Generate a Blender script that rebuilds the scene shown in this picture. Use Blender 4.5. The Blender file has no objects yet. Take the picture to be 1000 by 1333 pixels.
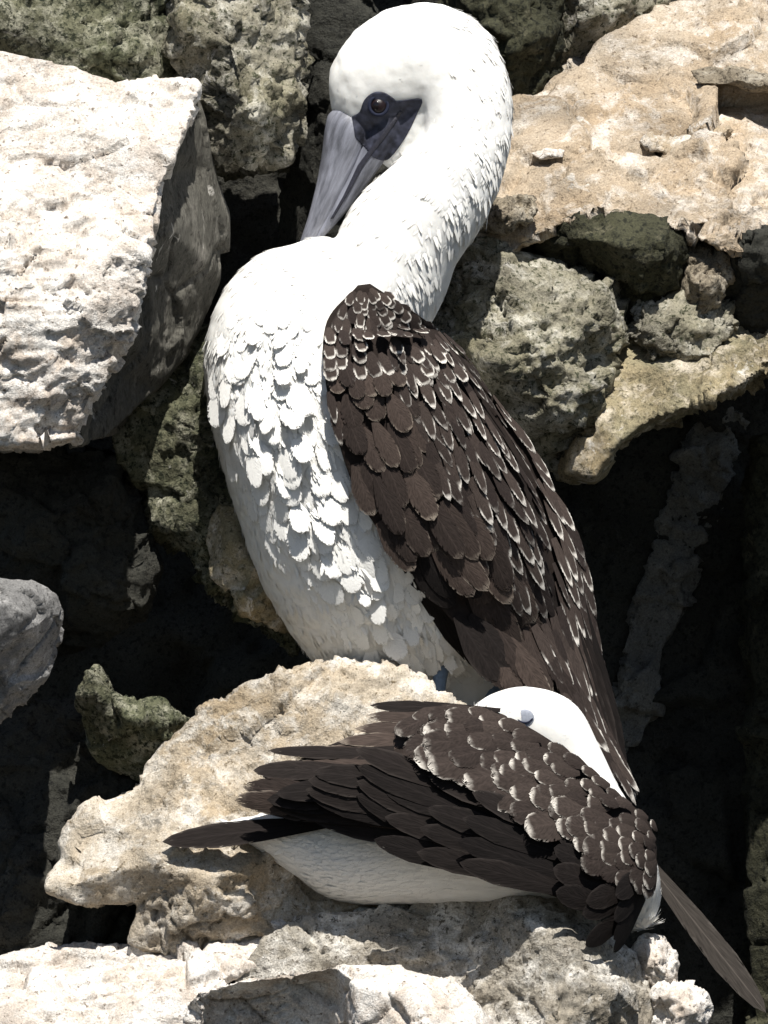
import bpy, bmesh, math, random
import numpy as np
from mathutils import Vector, Matrix
from mathutils.bvhtree import BVHTree
from mathutils.geometry import delaunay_2d_cdt

random.seed(7)
RNG = np.random.default_rng(11)
S = 0.00068                     # metres per working unit (units follow the photograph's scale: a bird is ~900 units tall)
scene = bpy.context.scene
COL = scene.collection

# ------------------------------------------------------------------ camera
CAM_D = 20.0
cam_data = bpy.data.cameras.new('camera')
cam_data.sensor_fit = 'VERTICAL'
cam_data.sensor_height = 24.0
cam_data.lens = 24.0 * CAM_D / (1333 * S)
cam_data.clip_start = 0.1
cam_data.clip_end = 20000
cam = bpy.data.objects.new('camera', cam_data)
cam.location = (0, -CAM_D, 0)
cam.rotation_euler = (math.radians(90), 0, 0)
COL.objects.link(cam)
scene.camera = cam

# ------------------------------------------------------------------ sky, sun, exposure
SUN_EL, SUN_AZ = 60.0, 8.0      # azimuth measured from straight behind the camera, + = from the right
world = bpy.data.worlds.new('World')
scene.world = world
world.use_nodes = True
wn = world.node_tree
bg = wn.nodes['Background']
sky = wn.nodes.new('ShaderNodeTexSky')
sky.sky_type = 'NISHITA'
sky.sun_disc = False
sky.sun_elevation = math.radians(SUN_EL)
sky.sun_rotation = math.radians(180.0 - SUN_AZ)
wn.links.new(sky.outputs[0], bg.inputs[0])
bg.inputs[1].default_value = 0.05
sun_data = bpy.data.lights.new('sun', 'SUN')
sun_data.energy = 5.0
sun_data.angle = math.radians(0.5)
sun_data.color = (1.0, 0.965, 0.90)
sun = bpy.data.objects.new('sun', sun_data)
el, az = math.radians(SUN_EL), math.radians(SUN_AZ)
sun_dir = Vector((math.sin(az) * math.cos(el), -math.cos(az) * math.cos(el), math.sin(el)))
sun.rotation_euler = sun_dir.to_track_quat('Z', 'Y').to_euler()
sun.location = sun_dir * 8
COL.objects.link(sun)
scene.view_settings.view_transform = 'Standard'
scene.view_settings.look = 'None'
scene.view_settings.exposure = 0.62
scene.view_settings.gamma = 1.0
scene.cycles.max_bounces = 4
scene.cycles.diffuse_bounces = 3

# ------------------------------------------------------------------ numeric noise
def _h(ix, iy, iz, seed):
    with np.errstate(over='ignore'):
        h = (ix.astype(np.uint32) * np.uint32(374761393) + iy.astype(np.uint32) * np.uint32(668265263)
             + iz.astype(np.uint32) * np.uint32(2147483647 - 62089911) + np.uint32((seed * 974634777) & 0xffffffff))
        h = (h ^ (h >> np.uint32(13))) * np.uint32(1274126177)
        h = (h ^ (h >> np.uint32(15))) * np.uint32(2246822519)
        h = h ^ (h >> np.uint32(16))
    return h.astype(np.float64) / 4294967295.0

def vnoise(p, seed=0):
    i = np.floor(p).astype(np.int64); f = p - i
    u = f * f * f * (f * (f * 6 - 15) + 10)
    r = 0
    for dx in (0, 1):
        wx = u[:, 0] if dx else 1 - u[:, 0]
        for dy in (0, 1):
            wy = u[:, 1] if dy else 1 - u[:, 1]
            for dz in (0, 1):
                wz = u[:, 2] if dz else 1 - u[:, 2]
                r = r + wx * wy * wz * _h(i[:, 0] + dx, i[:, 1] + dy, i[:, 2] + dz, seed)
    return r * 2 - 1

ROT = np.array(Matrix.Rotation(0.9, 3, Vector((0.5, 0.7, 0.3)).normalized()))
def fbm(p, size, octaves=4, gain=0.5, seed=0, ridged=False):
    q = p / size; a = 1.0; r = 0; tot = 0
    for o in range(octaves):
        n = vnoise(q, seed + o * 17)
        if ridged: n = 1 - 2 * np.abs(n)
        r = r + a * n; tot += a; a *= gain
        q = (q @ ROT.T) * 2.03 + 3.7
    return r / tot

def facets(p, size, seed=0, squash=(1, 1, 1)):
    """Chipped-stone relief: every cell of a Voronoi diagram gets its own tilted plane."""
    q = p / size / np.array(squash)
    i = np.floor(q).astype(np.int64)
    best = np.full(len(q), 1e9); second = np.full(len(q), 1e9); val = np.zeros(len(q))
    for dx in (-1, 0, 1):
        for dy in (-1, 0, 1):
            for dz in (-1, 0, 1):
                cx, cy, cz = i[:, 0] + dx, i[:, 1] + dy, i[:, 2] + dz
                fx = cx + _h(cx, cy, cz, seed) ; fy = cy + _h(cx, cy, cz, seed + 1); fz = cz + _h(cx, cy, cz, seed + 2)
                ax, ay, az_ = q[:, 0] - fx, q[:, 1] - fy, q[:, 2] - fz
                d = ax * ax + ay * ay + az_ * az_
                gx = _h(cx, cy, cz, seed + 3) * 2 - 1; gy = _h(cx, cy, cz, seed + 4) * 2 - 1; gz = _h(cx, cy, cz, seed + 5) * 2 - 1
                v = gx * ax + gy * ay + gz * az_ + (_h(cx, cy, cz, seed + 6) - 0.5) * 0.9
                m = d < best
                second = np.where(m, best, np.minimum(second, d))
                val = np.where(m, v, val); best = np.where(m, d, best)
    return val, np.sqrt(second) - np.sqrt(best)

# ------------------------------------------------------------------ mesh helpers (working units: x right, d away from camera, y down)
def W(x, y, d):
    return Vector(((x - 500) * S, d * S, (666.5 - y) * S))

def arrays_from_mesh(me):
    n = len(me.vertices); v = np.empty(n * 3, np.float32); me.vertices.foreach_get('co', v)
    return v.reshape(-1, 3).astype(np.float64)

def tmp_eval(me, mods):
    ob = bpy.data.objects.new('tmp', me); COL.objects.link(ob)
    for typ, kw in mods:
        m = ob.modifiers.new('m', typ)
        for k, v in kw.items(): setattr(m, k, v)
    dg = bpy.context.evaluated_depsgraph_get()
    out = bpy.data.meshes.new_from_object(ob.evaluated_get(dg))
    bpy.data.objects.remove(ob); bpy.data.meshes.remove(me)
    return out

def smooth_mesh(me, v, it, lam=0.5):
    e = np.empty(len(me.edges) * 2, np.int32); me.edges.foreach_get('vertices', e); e = e.reshape(-1, 2)
    cnt = np.bincount(e.ravel(), minlength=len(v)).astype(float)[:, None]
    for _ in range(it):
        acc = np.zeros_like(v)
        for k in range(3):
            acc[:, k] = np.bincount(e[:, 0], v[e[:, 1], k], len(v)) + np.bincount(e[:, 1], v[e[:, 0], k], len(v))
        v = v + lam * (acc / np.maximum(cnt, 1) - v)
    return v

def vnormals(me, v):
    me.vertices.foreach_set('co', v.astype(np.float32).ravel()); me.update()
    n = np.empty(len(v) * 3, np.float32); me.vertex_normals.foreach_get('vector', n)
    return n.reshape(-1, 3).astype(np.float64)

def to_object(name, me, v, mat, parent=None, origin=None, smooth=True):
    """v in working units (x, d, -y); origin in world metres."""
    if origin is None: origin = Vector((0, 0, 0))
    w = np.empty_like(v)
    w[:, 0] = (v[:, 0] - 500) * S - origin.x; w[:, 1] = v[:, 1] * S - origin.y; w[:, 2] = (666.5 + v[:, 2]) * S - origin.z
    me.vertices.foreach_set('co', w.astype(np.float32).ravel())
    me.polygons.foreach_set('use_smooth', np.full(len(me.polygons), smooth, dtype=bool))
    me.update()
    me.materials.clear(); me.materials.append(mat)
    ob = bpy.data.objects.new(name, me); COL.objects.link(ob)
    if parent is not None:
        ob.parent = parent
        ob.location = origin - world_loc(parent)
    else:
        ob.location = origin
    return ob

def world_loc(o):
    l = o.location.copy()
    while o.parent is not None:
        o = o.parent; l = l + o.location
    return l

def tag(o, label=None, cat=None, group=None, kind=None):
    if label: o['label'] = label
    if cat: o['category'] = cat
    if group: o['group'] = group
    if kind: o['kind'] = kind
    return o

# ------------------------------------------------------------------ materials
def new_mat(name):
    m = bpy.data.materials.new(name); m.use_nodes = True
    nt = m.node_tree; b = nt.nodes['Principled BSDF']
    return m, nt, b

def node(nt, t, **kw):
    n = nt.nodes.new(t)
    for k, v in kw.items():
        if k in n.inputs: n.inputs[k].default_value = v
        else: setattr(n, k, v)
    return n

def ramp(nt, src, pts):
    r = nt.nodes.new('ShaderNodeValToRGB')
    while len(r.color_ramp.elements) > 1: r.color_ramp.elements.remove(r.color_ramp.elements[-1])
    r.color_ramp.elements[0].position = pts[0][0]; r.color_ramp.elements[0].color = pts[0][1]
    for p, c in pts[1:]:
        e = r.color_ramp.elements.new(p); e.color = c
    nt.links.new(src, r.inputs[0])
    return r

def g(v): return (v, v, v, 1)

def mixc(nt, fac, a, b, mode='MIX'):
    m = nt.nodes.new('ShaderNodeMix'); m.data_type = 'RGBA'; m.blend_type = mode
    for sock, val in ((m.inputs[0], fac), (m.inputs[6], a), (m.inputs[7], b)):
        if isinstance(val, (int, float)): sock.default_value = val
        elif isinstance(val, tuple): sock.default_value = val if len(val) == 4 else (*val, 1)
        else: nt.links.new(val, sock)
    return m.outputs[2]

def rock_mat(name, base, patch, pale, speck, patch_amt=0.5, pale_amt=0.4, speck_amt=0.45, bump=0.6, off=0.0, streak=False, guano=0.7):
    m, nt, b = new_mat(name)
    tc = nt.nodes.new('ShaderNodeTexCoord')
    mp = node(nt, 'ShaderNodeMapping'); k = 1.0 / (100 * S)
    mp.inputs['Scale'].default_value = (k, k, k * (0.35 if streak else 1)); mp.inputs['Location'].default_value = (off, off * 1.7, off * 0.6)
    nt.links.new(tc.outputs['Object'], mp.inputs[0]); P = mp.outputs[0]
    def noise(scale, detail=6, rough=0.6, dist=0.0):
        n = node(nt, 'ShaderNodeTexNoise', Scale=scale, Detail=detail, Roughness=rough, Distortion=dist)
        nt.links.new(P, n.inputs['Vector']); return n.outputs['Fac']
    big = noise(0.55, 5, 0.65, 0.3)
    mid = noise(2.2, 7, 0.7, 0.4)
    fine = noise(14, 5, 0.7)
    gran = noise(38, 3, 0.7)
    w = 0.13
    f1 = ramp(nt, big, [(0.5 - w + (0.5 - patch_amt) * 0.5, g(0)), (0.5 + w + (0.5 - patch_amt) * 0.5, g(1))])
    c = mixc(nt, f1.outputs[0], base, patch)
    f2 = ramp(nt, mid, [(0.47 + (0.5 - pale_amt) * 0.5, g(0)), (0.62 + (0.5 - pale_amt) * 0.5, g(1))])
    c = mixc(nt, f2.outputs[0], c, pale)
    f3 = ramp(nt, fine, [(0.50 + (0.5 - speck_amt) * 0.5, g(0)), (0.60 + (0.5 - speck_amt) * 0.5, g(1))])
    c = mixc(nt, f3.outputs[0], c, speck)
    f5 = ramp(nt, noise(1.7, 5, 0.75, 0.8), [(0.63, g(0)), (0.68, g(guano))])
    c = mixc(nt, f5.outputs[0], c, (0.62, 0.59, 0.54))
    f4 = ramp(nt, gran, [(0.28, g(0.45)), (0.72, g(1.4))])
    c = mixc(nt, 0.75, c, f4.outputs[0], 'MULTIPLY')
    nt.links.new(c, b.inputs['Base Color'])
    b.inputs['Roughness'].default_value = 0.9
    b.inputs['Specular IOR Level'].default_value = 0.25
    vo = node(nt, 'ShaderNodeTexVoronoi', Scale=9.0); nt.links.new(P, vo.inputs['Vector'])
    hh = nt.nodes.new('ShaderNodeMath'); hh.operation = 'MULTIPLY_ADD'; hh.inputs[1].default_value = 0.55
    nt.links.new(vo.outputs['Distance'], hh.inputs[0]); nt.links.new(fine, hh.inputs[2])
    h2 = nt.nodes.new('ShaderNodeMath'); h2.operation = 'MULTIPLY_ADD'; h2.inputs[1].default_value = 0.45
    nt.links.new(gran, h2.inputs[0]); nt.links.new(hh.outputs[0], h2.inputs[2])
    bs = ramp(nt, noise(0.9, 3, 0.5), [(0.35, g(0.25 * bump)), (0.65, g(1.25 * bump))])
    bp = node(nt, 'ShaderNodeBump', Distance=9 * S); nt.links.new(bs.outputs[0], bp.inputs['Strength'])
    nt.links.new(h2.outputs[0], bp.inputs['Height']); nt.links.new(bp.outputs[0], b.inputs['Normal'])
    return m

M = {}
M['pale'] = rock_mat('pale_guano_rock', (0.44, 0.37, 0.305), (0.54, 0.485, 0.43), (0.68, 0.65, 0.61), (0.16, 0.125, 0.095), 0.6, 0.58, 0.36, 0.7)
M['sand'] = rock_mat('sandy_rock', (0.37, 0.285, 0.195), (0.40, 0.345, 0.275), (0.56, 0.51, 0.45), (0.14, 0.105, 0.07), 0.5, 0.45, 0.36, 0.8, 3.1)
M['tan_lichen'] = rock_mat('tan_lichen_rock', (0.30, 0.235, 0.14), (0.22, 0.20, 0.13), (0.52, 0.46, 0.37), (0.09, 0.08, 0.05), 0.5, 0.45, 0.42, 0.8, 6.1)
M['ledge'] = rock_mat('ledge_rock', (0.34, 0.26, 0.165), (0.43, 0.375, 0.30), (0.60, 0.56, 0.50), (0.13, 0.10, 0.06), 0.6, 0.5, 0.36, 0.8, 5.2)
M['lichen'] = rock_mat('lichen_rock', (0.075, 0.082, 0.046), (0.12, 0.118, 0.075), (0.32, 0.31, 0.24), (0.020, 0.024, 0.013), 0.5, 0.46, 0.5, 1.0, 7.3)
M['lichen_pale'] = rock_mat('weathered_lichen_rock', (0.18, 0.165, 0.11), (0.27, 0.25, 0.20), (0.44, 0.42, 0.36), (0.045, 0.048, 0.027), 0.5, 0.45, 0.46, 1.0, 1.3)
M['moss'] = rock_mat('shade_dark_moss_rock', (0.036, 0.036, 0.022), (0.055, 0.054, 0.03), (0.13, 0.12, 0.08), (0.012, 0.013, 0.008), 0.5, 0.36, 0.5, 1.0, 9.3, guano=0.0)  # green is the rock's own; the dark tone stands in for shade
M['dark'] = rock_mat('shade_dark_rock', (0.034, 0.034, 0.028), (0.05, 0.048, 0.040), (0.085, 0.082, 0.07), (0.014, 0.014, 0.012), 0.5, 0.25, 0.45, 0.8, 2.3, guano=0.0)  # dark colour stands in for shade on recessed rocks; ground shares it
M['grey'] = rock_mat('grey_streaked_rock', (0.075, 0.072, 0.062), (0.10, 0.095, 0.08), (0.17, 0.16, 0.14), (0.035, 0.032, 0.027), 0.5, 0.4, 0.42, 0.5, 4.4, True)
M['brown'] = rock_mat('brown_shore_rock', (0.20, 0.165, 0.12), (0.27, 0.23, 0.17), (0.42, 0.38, 0.31), (0.07, 0.055, 0.04), 0.5, 0.42, 0.45, 0.9, 6.4)
M['stone'] = rock_mat('grey_stone', (0.13, 0.128, 0.125), (0.20, 0.195, 0.19), (0.36, 0.35, 0.34), (0.06, 0.058, 0.055), 0.5, 0.4, 0.38, 0.5, 2.9)
M['crest'] = rock_mat('grey_crest_rock', (0.25, 0.215, 0.165), (0.36, 0.33, 0.28), (0.62, 0.59, 0.54), (0.10, 0.085, 0.065), 0.55, 0.5, 0.42, 0.8, 4.9)
M['vein'] = rock_mat('grey_vein_rock', (0.16, 0.154, 0.138), (0.20, 0.192, 0.17), (0.27, 0.26, 0.235), (0.06, 0.058, 0.05), 0.5, 0.4, 0.4, 0.6, 8.4, guano=0.0)

# ------------------------------------------------------------------ rocks
def rock(name, outline, inner, back, mat, label, voxel=5.0, rough=(16, 7, 3.0), facet=(150, 46), round_it=3, seed=1, squash=(1, 1, 1),
         cat='rock', group=None, kind=None, shrink=0.8):
    pts = [Vector((x, -y)) for x, y, d in outline] + [Vector((x, -y)) for x, y, d in inner]
    dep = [p[2] for p in outline] + [p[2] for p in inner]
    n = len(outline)
    vs, es, fs, ov, oe, of = delaunay_2d_cdt(pts, [(i, (i + 1) % n) for i in range(n)], [], 1, 1e-4)
    depth = [dep[o[0]] if o else 0 for o in ov]
    cx = sum(p[0] for p in outline) / n; cy = sum(p[1] for p in outline) / n
    verts = [(v.x, depth[i], v.y) for i, v in enumerate(vs)]
    faces = [tuple(f) for f in fs]
    base = len(verts); dmax = max(dep)
    loop = [next(i for i, o in enumerate(ov) if k in o) for k in range(n)]
    for k in range(n):
        x, y, d = outline[k]
        verts.append((cx + (x - cx) * (0.5 + shrink / 2) , d + (dmax + back - d) * 0.45, -(cy + (y - cy) * (0.5 + shrink / 2))))
    for k in range(n):
        x, y, d = outline[k]
        verts.append((cx + (x - cx) * shrink, dmax + back, -(cy + (y - cy) * shrink)))
    for k in range(n):
        a, b2 = loop[k], loop[(k + 1) % n]; c, d2 = base + k, base + (k + 1) % n; e, f2 = base + n + k, base + n + (k + 1) % n
        faces += [(a, b2, d2, c), (c, d2, f2, e)]
    verts.append((cx, dmax + back, -cy)); ctr = len(verts) - 1
    for k in range(n): faces.append((base + n + k, base + n + (k + 1) % n, ctr))
    me = bpy.data.meshes.new('t'); me.from_pydata(verts, [], faces)
    bm = bmesh.new(); bm.from_mesh(me); bmesh.ops.recalc_face_normals(bm, faces=bm.faces); bm.to_mesh(me); bm.free()
    me = tmp_eval(me, [('REMESH', dict(mode='VOXEL', voxel_size=voxel, adaptivity=0.0))])
    v = arrays_from_mesh(me)
    v = smooth_mesh(me, v, round_it)
    nr = vnormals(me, v)
    so = seed * 137.0
    p = v + so
    warp = np.stack([fbm(p, 60, 2, seed=s_) for s_ in (91, 92, 93)], 1) * 14
    a1, e1 = facets(p + warp, facet[0], seed * 7 + 1, squash)
    a2, e2 = facets(p + warp * 0.6, facet[1], seed * 7 + 3, squash)
    a3, e3 = facets(p + warp * 0.4, facet[1] * 0.42, seed * 7 + 5, squash)
    zone = np.clip(fbm(p, 150, 2, seed=seed + 8) * 2.2 + 0.5, 0.12, 1.0)          # smooth and broken areas
    disp = rough[0] * (a1 * 1.35 + 0.4 * fbm(p, 180, 3, seed=seed)) + rough[1] * zone * a2 * 1.2
    crack = np.exp(-(e1 / 0.035) ** 2) * (fbm(p, 120, 2, seed=seed + 3) > 0.1)
    disp = disp - crack * (4 + rough[1] * 0.6) - rough[1] * 0.5 * zone * np.exp(-(e2 / 0.06) ** 2) * (fbm(p, 70, 2, seed=seed + 4) > 0.15)
    disp = disp - rough[2] * 7 * np.clip(fbm(p, 34, 2, seed=seed + 12) - 0.36, 0, 0.4)      # pits
    disp = disp + rough[2] * (1.1 * a3 * (0.3 + 0.9 * zone) + 0.5 * fbm(p, 22, 3, 0.6, seed=seed + 5))
    v = v + nr * disp[:, None]
    org = W(cx, max(p_[1] for p_ in outline), dmax)
    ob = to_object(name, me, v, mat, None, org)
    tag(ob, label, cat, group, kind)
    return ob

CR = 'rocks of the sea cliff'
# cliff behind everything (setting)
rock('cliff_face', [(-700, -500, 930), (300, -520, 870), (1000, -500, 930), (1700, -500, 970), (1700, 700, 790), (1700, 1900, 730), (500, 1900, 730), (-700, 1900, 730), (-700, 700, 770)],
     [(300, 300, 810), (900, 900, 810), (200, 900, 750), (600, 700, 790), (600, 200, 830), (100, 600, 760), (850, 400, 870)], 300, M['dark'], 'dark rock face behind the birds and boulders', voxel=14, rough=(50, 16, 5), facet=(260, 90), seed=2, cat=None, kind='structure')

# top-left back rocks
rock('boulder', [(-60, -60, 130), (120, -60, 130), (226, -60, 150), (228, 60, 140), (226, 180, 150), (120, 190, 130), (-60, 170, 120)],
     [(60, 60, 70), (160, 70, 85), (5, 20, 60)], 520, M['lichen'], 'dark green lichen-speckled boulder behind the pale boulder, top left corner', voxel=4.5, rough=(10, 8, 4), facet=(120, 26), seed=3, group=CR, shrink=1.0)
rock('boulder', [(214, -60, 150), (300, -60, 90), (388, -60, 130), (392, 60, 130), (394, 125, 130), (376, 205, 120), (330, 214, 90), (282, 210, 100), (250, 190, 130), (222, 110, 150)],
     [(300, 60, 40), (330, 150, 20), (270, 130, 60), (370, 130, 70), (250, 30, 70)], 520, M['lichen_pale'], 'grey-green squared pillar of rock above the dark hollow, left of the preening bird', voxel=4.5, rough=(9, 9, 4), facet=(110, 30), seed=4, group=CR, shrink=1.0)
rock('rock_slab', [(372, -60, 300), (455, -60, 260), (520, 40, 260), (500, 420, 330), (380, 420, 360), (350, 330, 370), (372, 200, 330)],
     [(440, 150, 230), (420, 300, 270)], 200, M['dark'], 'dark shaded slab of rock standing behind the preening bird\'s bill', rough=(8, 7, 2), seed=5, group=CR)  # shade from above is put into this slab's dark colour
rock('boulder', [(575, -60, 520), (660, -60, 510), (738, -60, 530), (742, 20, 540), (735, 80, 550), (712, 150, 560), (668, 180, 560), (600, 200, 560), (570, 100, 560)],
     [(650, 30, 480), (620, 90, 490), (700, 40, 490)], 120, M['moss'], 'dark green mossy rock behind the preening bird\'s nape', voxel=4.5, rough=(10, 8, 3), facet=(110, 30), seed=6, squash=(0.6, 0.6, 1.6), group=CR)  # overhead shade is painted in by the dark tone of this green
rock('boulder', [(728, -60, 560), (860, -60, 620), (880, 15, 640), (800, 60, 630), (742, 120, 620), (718, 90, 590)],
     [(765, 0, 540), (810, 0, 580)], 160, M['lichen_pale'], 'small grey-green rock wedged above the tan slope at the top edge', voxel=4.5, rough=(8, 8, 3), facet=(90, 26), seed=7, group=CR)

# tan slope, upper right
rock('sloping_boulder', [(590, 330, 190), (600, 300, 200), (640, 225, 300), (668, 128, 440), (708, 112, 455), (742, 78, 500), (800, 30, 550), (872, -4, 620), (960, -60, 660), (1120, -60, 640), (1120, 330, 220), (1010, 330, 210),
                         (960, 335, 190), (905, 305, 185), (860, 290, 190), (800, 278, 190), (730, 292, 190), (700, 305, 190), (660, 340, 180), (610, 345, 175)],
     [(760, 150, 385), (850, 100, 460), (950, 60, 520), (700, 230, 270), (800, 240, 250), (900, 200, 330), (960, 130, 420), (1000, 260, 260), (880, 265, 230), (1040, 160, 420), (905, 110, 435), (960, 190, 320)],
     260, M['sand'], 'large smooth tan boulder sloping down from the top right corner', voxel=4.5, rough=(17, 10, 3.2), facet=(150, 46), seed=8, squash=(1.25, 1.1, 0.75), group=CR)
rock('stone', [(700, 300, 230), (730, 283, 210), (800, 268, 200), (850, 278, 200), (890, 300, 205), (898, 330, 215), (880, 372, 230), (850, 400, 250), (815, 392, 250), (770, 345, 240), (705, 325, 235)],
     [(800, 315, 160), (860, 325, 165), (750, 308, 185), (830, 365, 200)], 120, M['moss'], 'rounded dark mossy stone lodged under the lip of the tan slope', voxel=4, rough=(8, 7, 3), facet=(80, 24), seed=9, group=CR)
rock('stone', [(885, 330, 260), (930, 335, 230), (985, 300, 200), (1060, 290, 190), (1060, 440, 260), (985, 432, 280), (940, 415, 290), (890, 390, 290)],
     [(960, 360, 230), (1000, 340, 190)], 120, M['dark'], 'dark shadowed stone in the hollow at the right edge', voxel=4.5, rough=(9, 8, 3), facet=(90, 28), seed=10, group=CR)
rock('boulder', [(560, 400, 170), (572, 350, 190), (610, 315, 200), (660, 318, 210), (720, 330, 210), (765, 345, 205), (800, 362, 190), (818, 400, 180), (825, 440, 180), (800, 470, 170), (806, 525, 170), (770, 570, 190), (730, 600, 210), (640, 620, 220), (560, 520, 200)],
     [(640, 370, 120), (720, 380, 120), (780, 390, 130), (640, 470, 75), (720, 460, 75), (770, 520, 95), (700, 550, 110)], 200, M['lichen_pale'], 'rough grey-green boulder right behind the preening bird\'s shoulder', voxel=4, rough=(14, 11, 4), facet=(110, 34), seed=11, group=CR)
rock('ledge', [(738, 618, 140), (748, 588, 130), (782, 545, 120), (785, 480, 200), (812, 425, 260), (860, 405, 300), (930, 415, 300), (1060, 410, 290), (1120, 420, 290), (1120, 480, 160), (1000, 478, 120), (965, 500, 105), (900, 528, 105), (850, 546, 105), (805, 578, 110), (775, 622, 120)],
     [(850, 470, 190), (930, 455, 200), (1000, 445, 190), (880, 505, 135), (810, 530, 140), (960, 475, 150)], 260, M['tan_lichen'], 'sunlit tan rock ledge with an arched edge above the black wall', voxel=4, rough=(9, 9, 3), facet=(80, 28), seed=12, group=CR, shrink=1.0)
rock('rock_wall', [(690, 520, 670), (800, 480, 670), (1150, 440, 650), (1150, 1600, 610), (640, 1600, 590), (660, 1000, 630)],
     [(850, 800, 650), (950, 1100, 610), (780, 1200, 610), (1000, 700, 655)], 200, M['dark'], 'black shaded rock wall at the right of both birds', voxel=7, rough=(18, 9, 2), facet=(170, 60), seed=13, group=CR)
rock('rock_rib', [(940, 500, 655), (992, 510, 655), (984, 560, 652), (962, 610, 650), (948, 690, 648), (915, 730, 645), (902, 800, 642), (872, 850, 640), (866, 930, 634), (835, 985, 630), (795, 1010, 630), (790, 930, 632), (815, 860, 634), (822, 800, 636), (852, 740, 640), (860, 690, 642), (892, 630, 648), (905, 570, 652)],
     [(945, 600, 632), (895, 740, 622), (842, 880, 614)], 120, M['vein'], 'pale grey rib of rock slanting down the black wall', voxel=4.5, rough=(9, 9, 3), facet=(70, 26), seed=14, round_it=1, group=CR)
rock('rock_rib', [(985, 560, 530), (1003, 560, 520), (1060, 560, 520), (1060, 1500, 490), (1000, 1500, 490), (980, 1300, 500), (978, 1000, 510)],
     [(1020, 800, 480), (1020, 1200, 460)], 120, M['moss'], 'dark greenish rib of rock along the right edge', voxel=6, rough=(10, 8, 3), facet=(100, 36), seed=15, group=CR)

# big pale boulder, left, and the dark slab leaning behind it
rock('boulder', [(-80, 52, 40), (0, 68, 40), (60, 80, 30), (100, 84, 25), (150, 110, 10), (205, 108, 5), (258, 112, -5), (240, 175, -60), (212, 250, -130), (196, 330, -185), (170, 430, -215), (136, 505, -222), (102, 573, -215), (45, 579, -235), (0, 584, -240), (-80, 590, -240)],
     [(0, 250, -130), (100, 255, -125), (60, 320, -215), (0, 330, -225), (130, 330, -205), (90, 420, -250), (0, 450, -255), (60, 520, -250), (30, 160, -50), (160, 180, -70), (150, 410, -228), (60, 300, -170)],
     230, M['pale'], 'huge pale sunlit boulder jutting in at the left edge', voxel=3.6, rough=(7, 9, 2.8), facet=(120, 36), seed=16, round_it=1, squash=(1.3, 1, 0.7), group=CR, shrink=0.95)
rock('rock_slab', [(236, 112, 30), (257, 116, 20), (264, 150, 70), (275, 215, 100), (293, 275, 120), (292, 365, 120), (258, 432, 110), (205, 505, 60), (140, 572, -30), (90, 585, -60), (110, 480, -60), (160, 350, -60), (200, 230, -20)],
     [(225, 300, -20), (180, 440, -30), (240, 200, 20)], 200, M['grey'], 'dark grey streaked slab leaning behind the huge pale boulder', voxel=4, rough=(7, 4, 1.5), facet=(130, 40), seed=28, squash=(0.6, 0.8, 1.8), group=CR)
# cave on the left
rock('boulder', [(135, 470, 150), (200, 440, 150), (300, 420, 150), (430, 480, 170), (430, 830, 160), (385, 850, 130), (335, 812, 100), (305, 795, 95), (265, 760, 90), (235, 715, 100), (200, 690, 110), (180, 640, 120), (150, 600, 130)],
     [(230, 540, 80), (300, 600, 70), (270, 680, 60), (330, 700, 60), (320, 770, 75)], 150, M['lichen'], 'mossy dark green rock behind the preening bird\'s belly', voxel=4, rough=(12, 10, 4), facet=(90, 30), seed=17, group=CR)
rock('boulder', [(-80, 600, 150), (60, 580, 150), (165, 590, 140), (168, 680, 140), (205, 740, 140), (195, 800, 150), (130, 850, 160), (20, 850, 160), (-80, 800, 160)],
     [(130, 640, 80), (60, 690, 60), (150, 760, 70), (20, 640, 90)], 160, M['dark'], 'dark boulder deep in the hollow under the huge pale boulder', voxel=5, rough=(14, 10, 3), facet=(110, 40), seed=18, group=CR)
rock('stone', [(-60, 740, -260), (0, 747, -262), (45, 752, -255), (76, 772, -235), (86, 800, -215), (62, 880, -200), (20, 930, -200), (-60, 960, -200)],
     [(10, 785, -300), (40, 800, -285), (0, 860, -270), (-30, 800, -310)], 130, M['stone'], 'grey stone with a sunlit top jutting in at the left edge', voxel=3.5, rough=(6, 5, 2), facet=(70, 26), seed=19, group=CR)
rock('stone', [(100, 905, -62), (124, 866, -50), (142, 898, -60), (176, 916, -70), (214, 908, -75), (246, 936, -70), (250, 1010, -20), (200, 1030, 0), (130, 990, 0), (104, 940, -30)],
     [(170, 934, -108), (212, 938, -118), (128, 900, -84), (214, 966, -100), (160, 950, -62), (190, 985, -40)], 90, M['lichen'], 'small jagged sunlit stone in the dark hollow, left of the tan ledge', voxel=3, rough=(6, 6, 3), facet=(60, 20), seed=20, round_it=1, group=CR)
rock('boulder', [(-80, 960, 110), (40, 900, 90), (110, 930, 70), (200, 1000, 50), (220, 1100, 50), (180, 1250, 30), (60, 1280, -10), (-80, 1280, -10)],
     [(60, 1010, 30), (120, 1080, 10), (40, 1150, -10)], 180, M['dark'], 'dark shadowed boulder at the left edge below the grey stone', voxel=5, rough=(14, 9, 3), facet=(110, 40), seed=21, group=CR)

rock('stone', [(268, 700, 70), (285, 650, 70), (320, 640, 70), (400, 700, 80), (400, 830, 80), (345, 815, 40), (315, 800, 35), (300, 770, 30), (272, 752, 35)],
     [(300, 700, 15), (330, 740, 5), (315, 775, 10)], 70, M['tan_lichen'], 'sunlit tan stone peeking out beside the preening bird\'s belly', voxel=3, rough=(6, 6, 3), facet=(60, 20), seed=33, round_it=1, group=CR)
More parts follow.
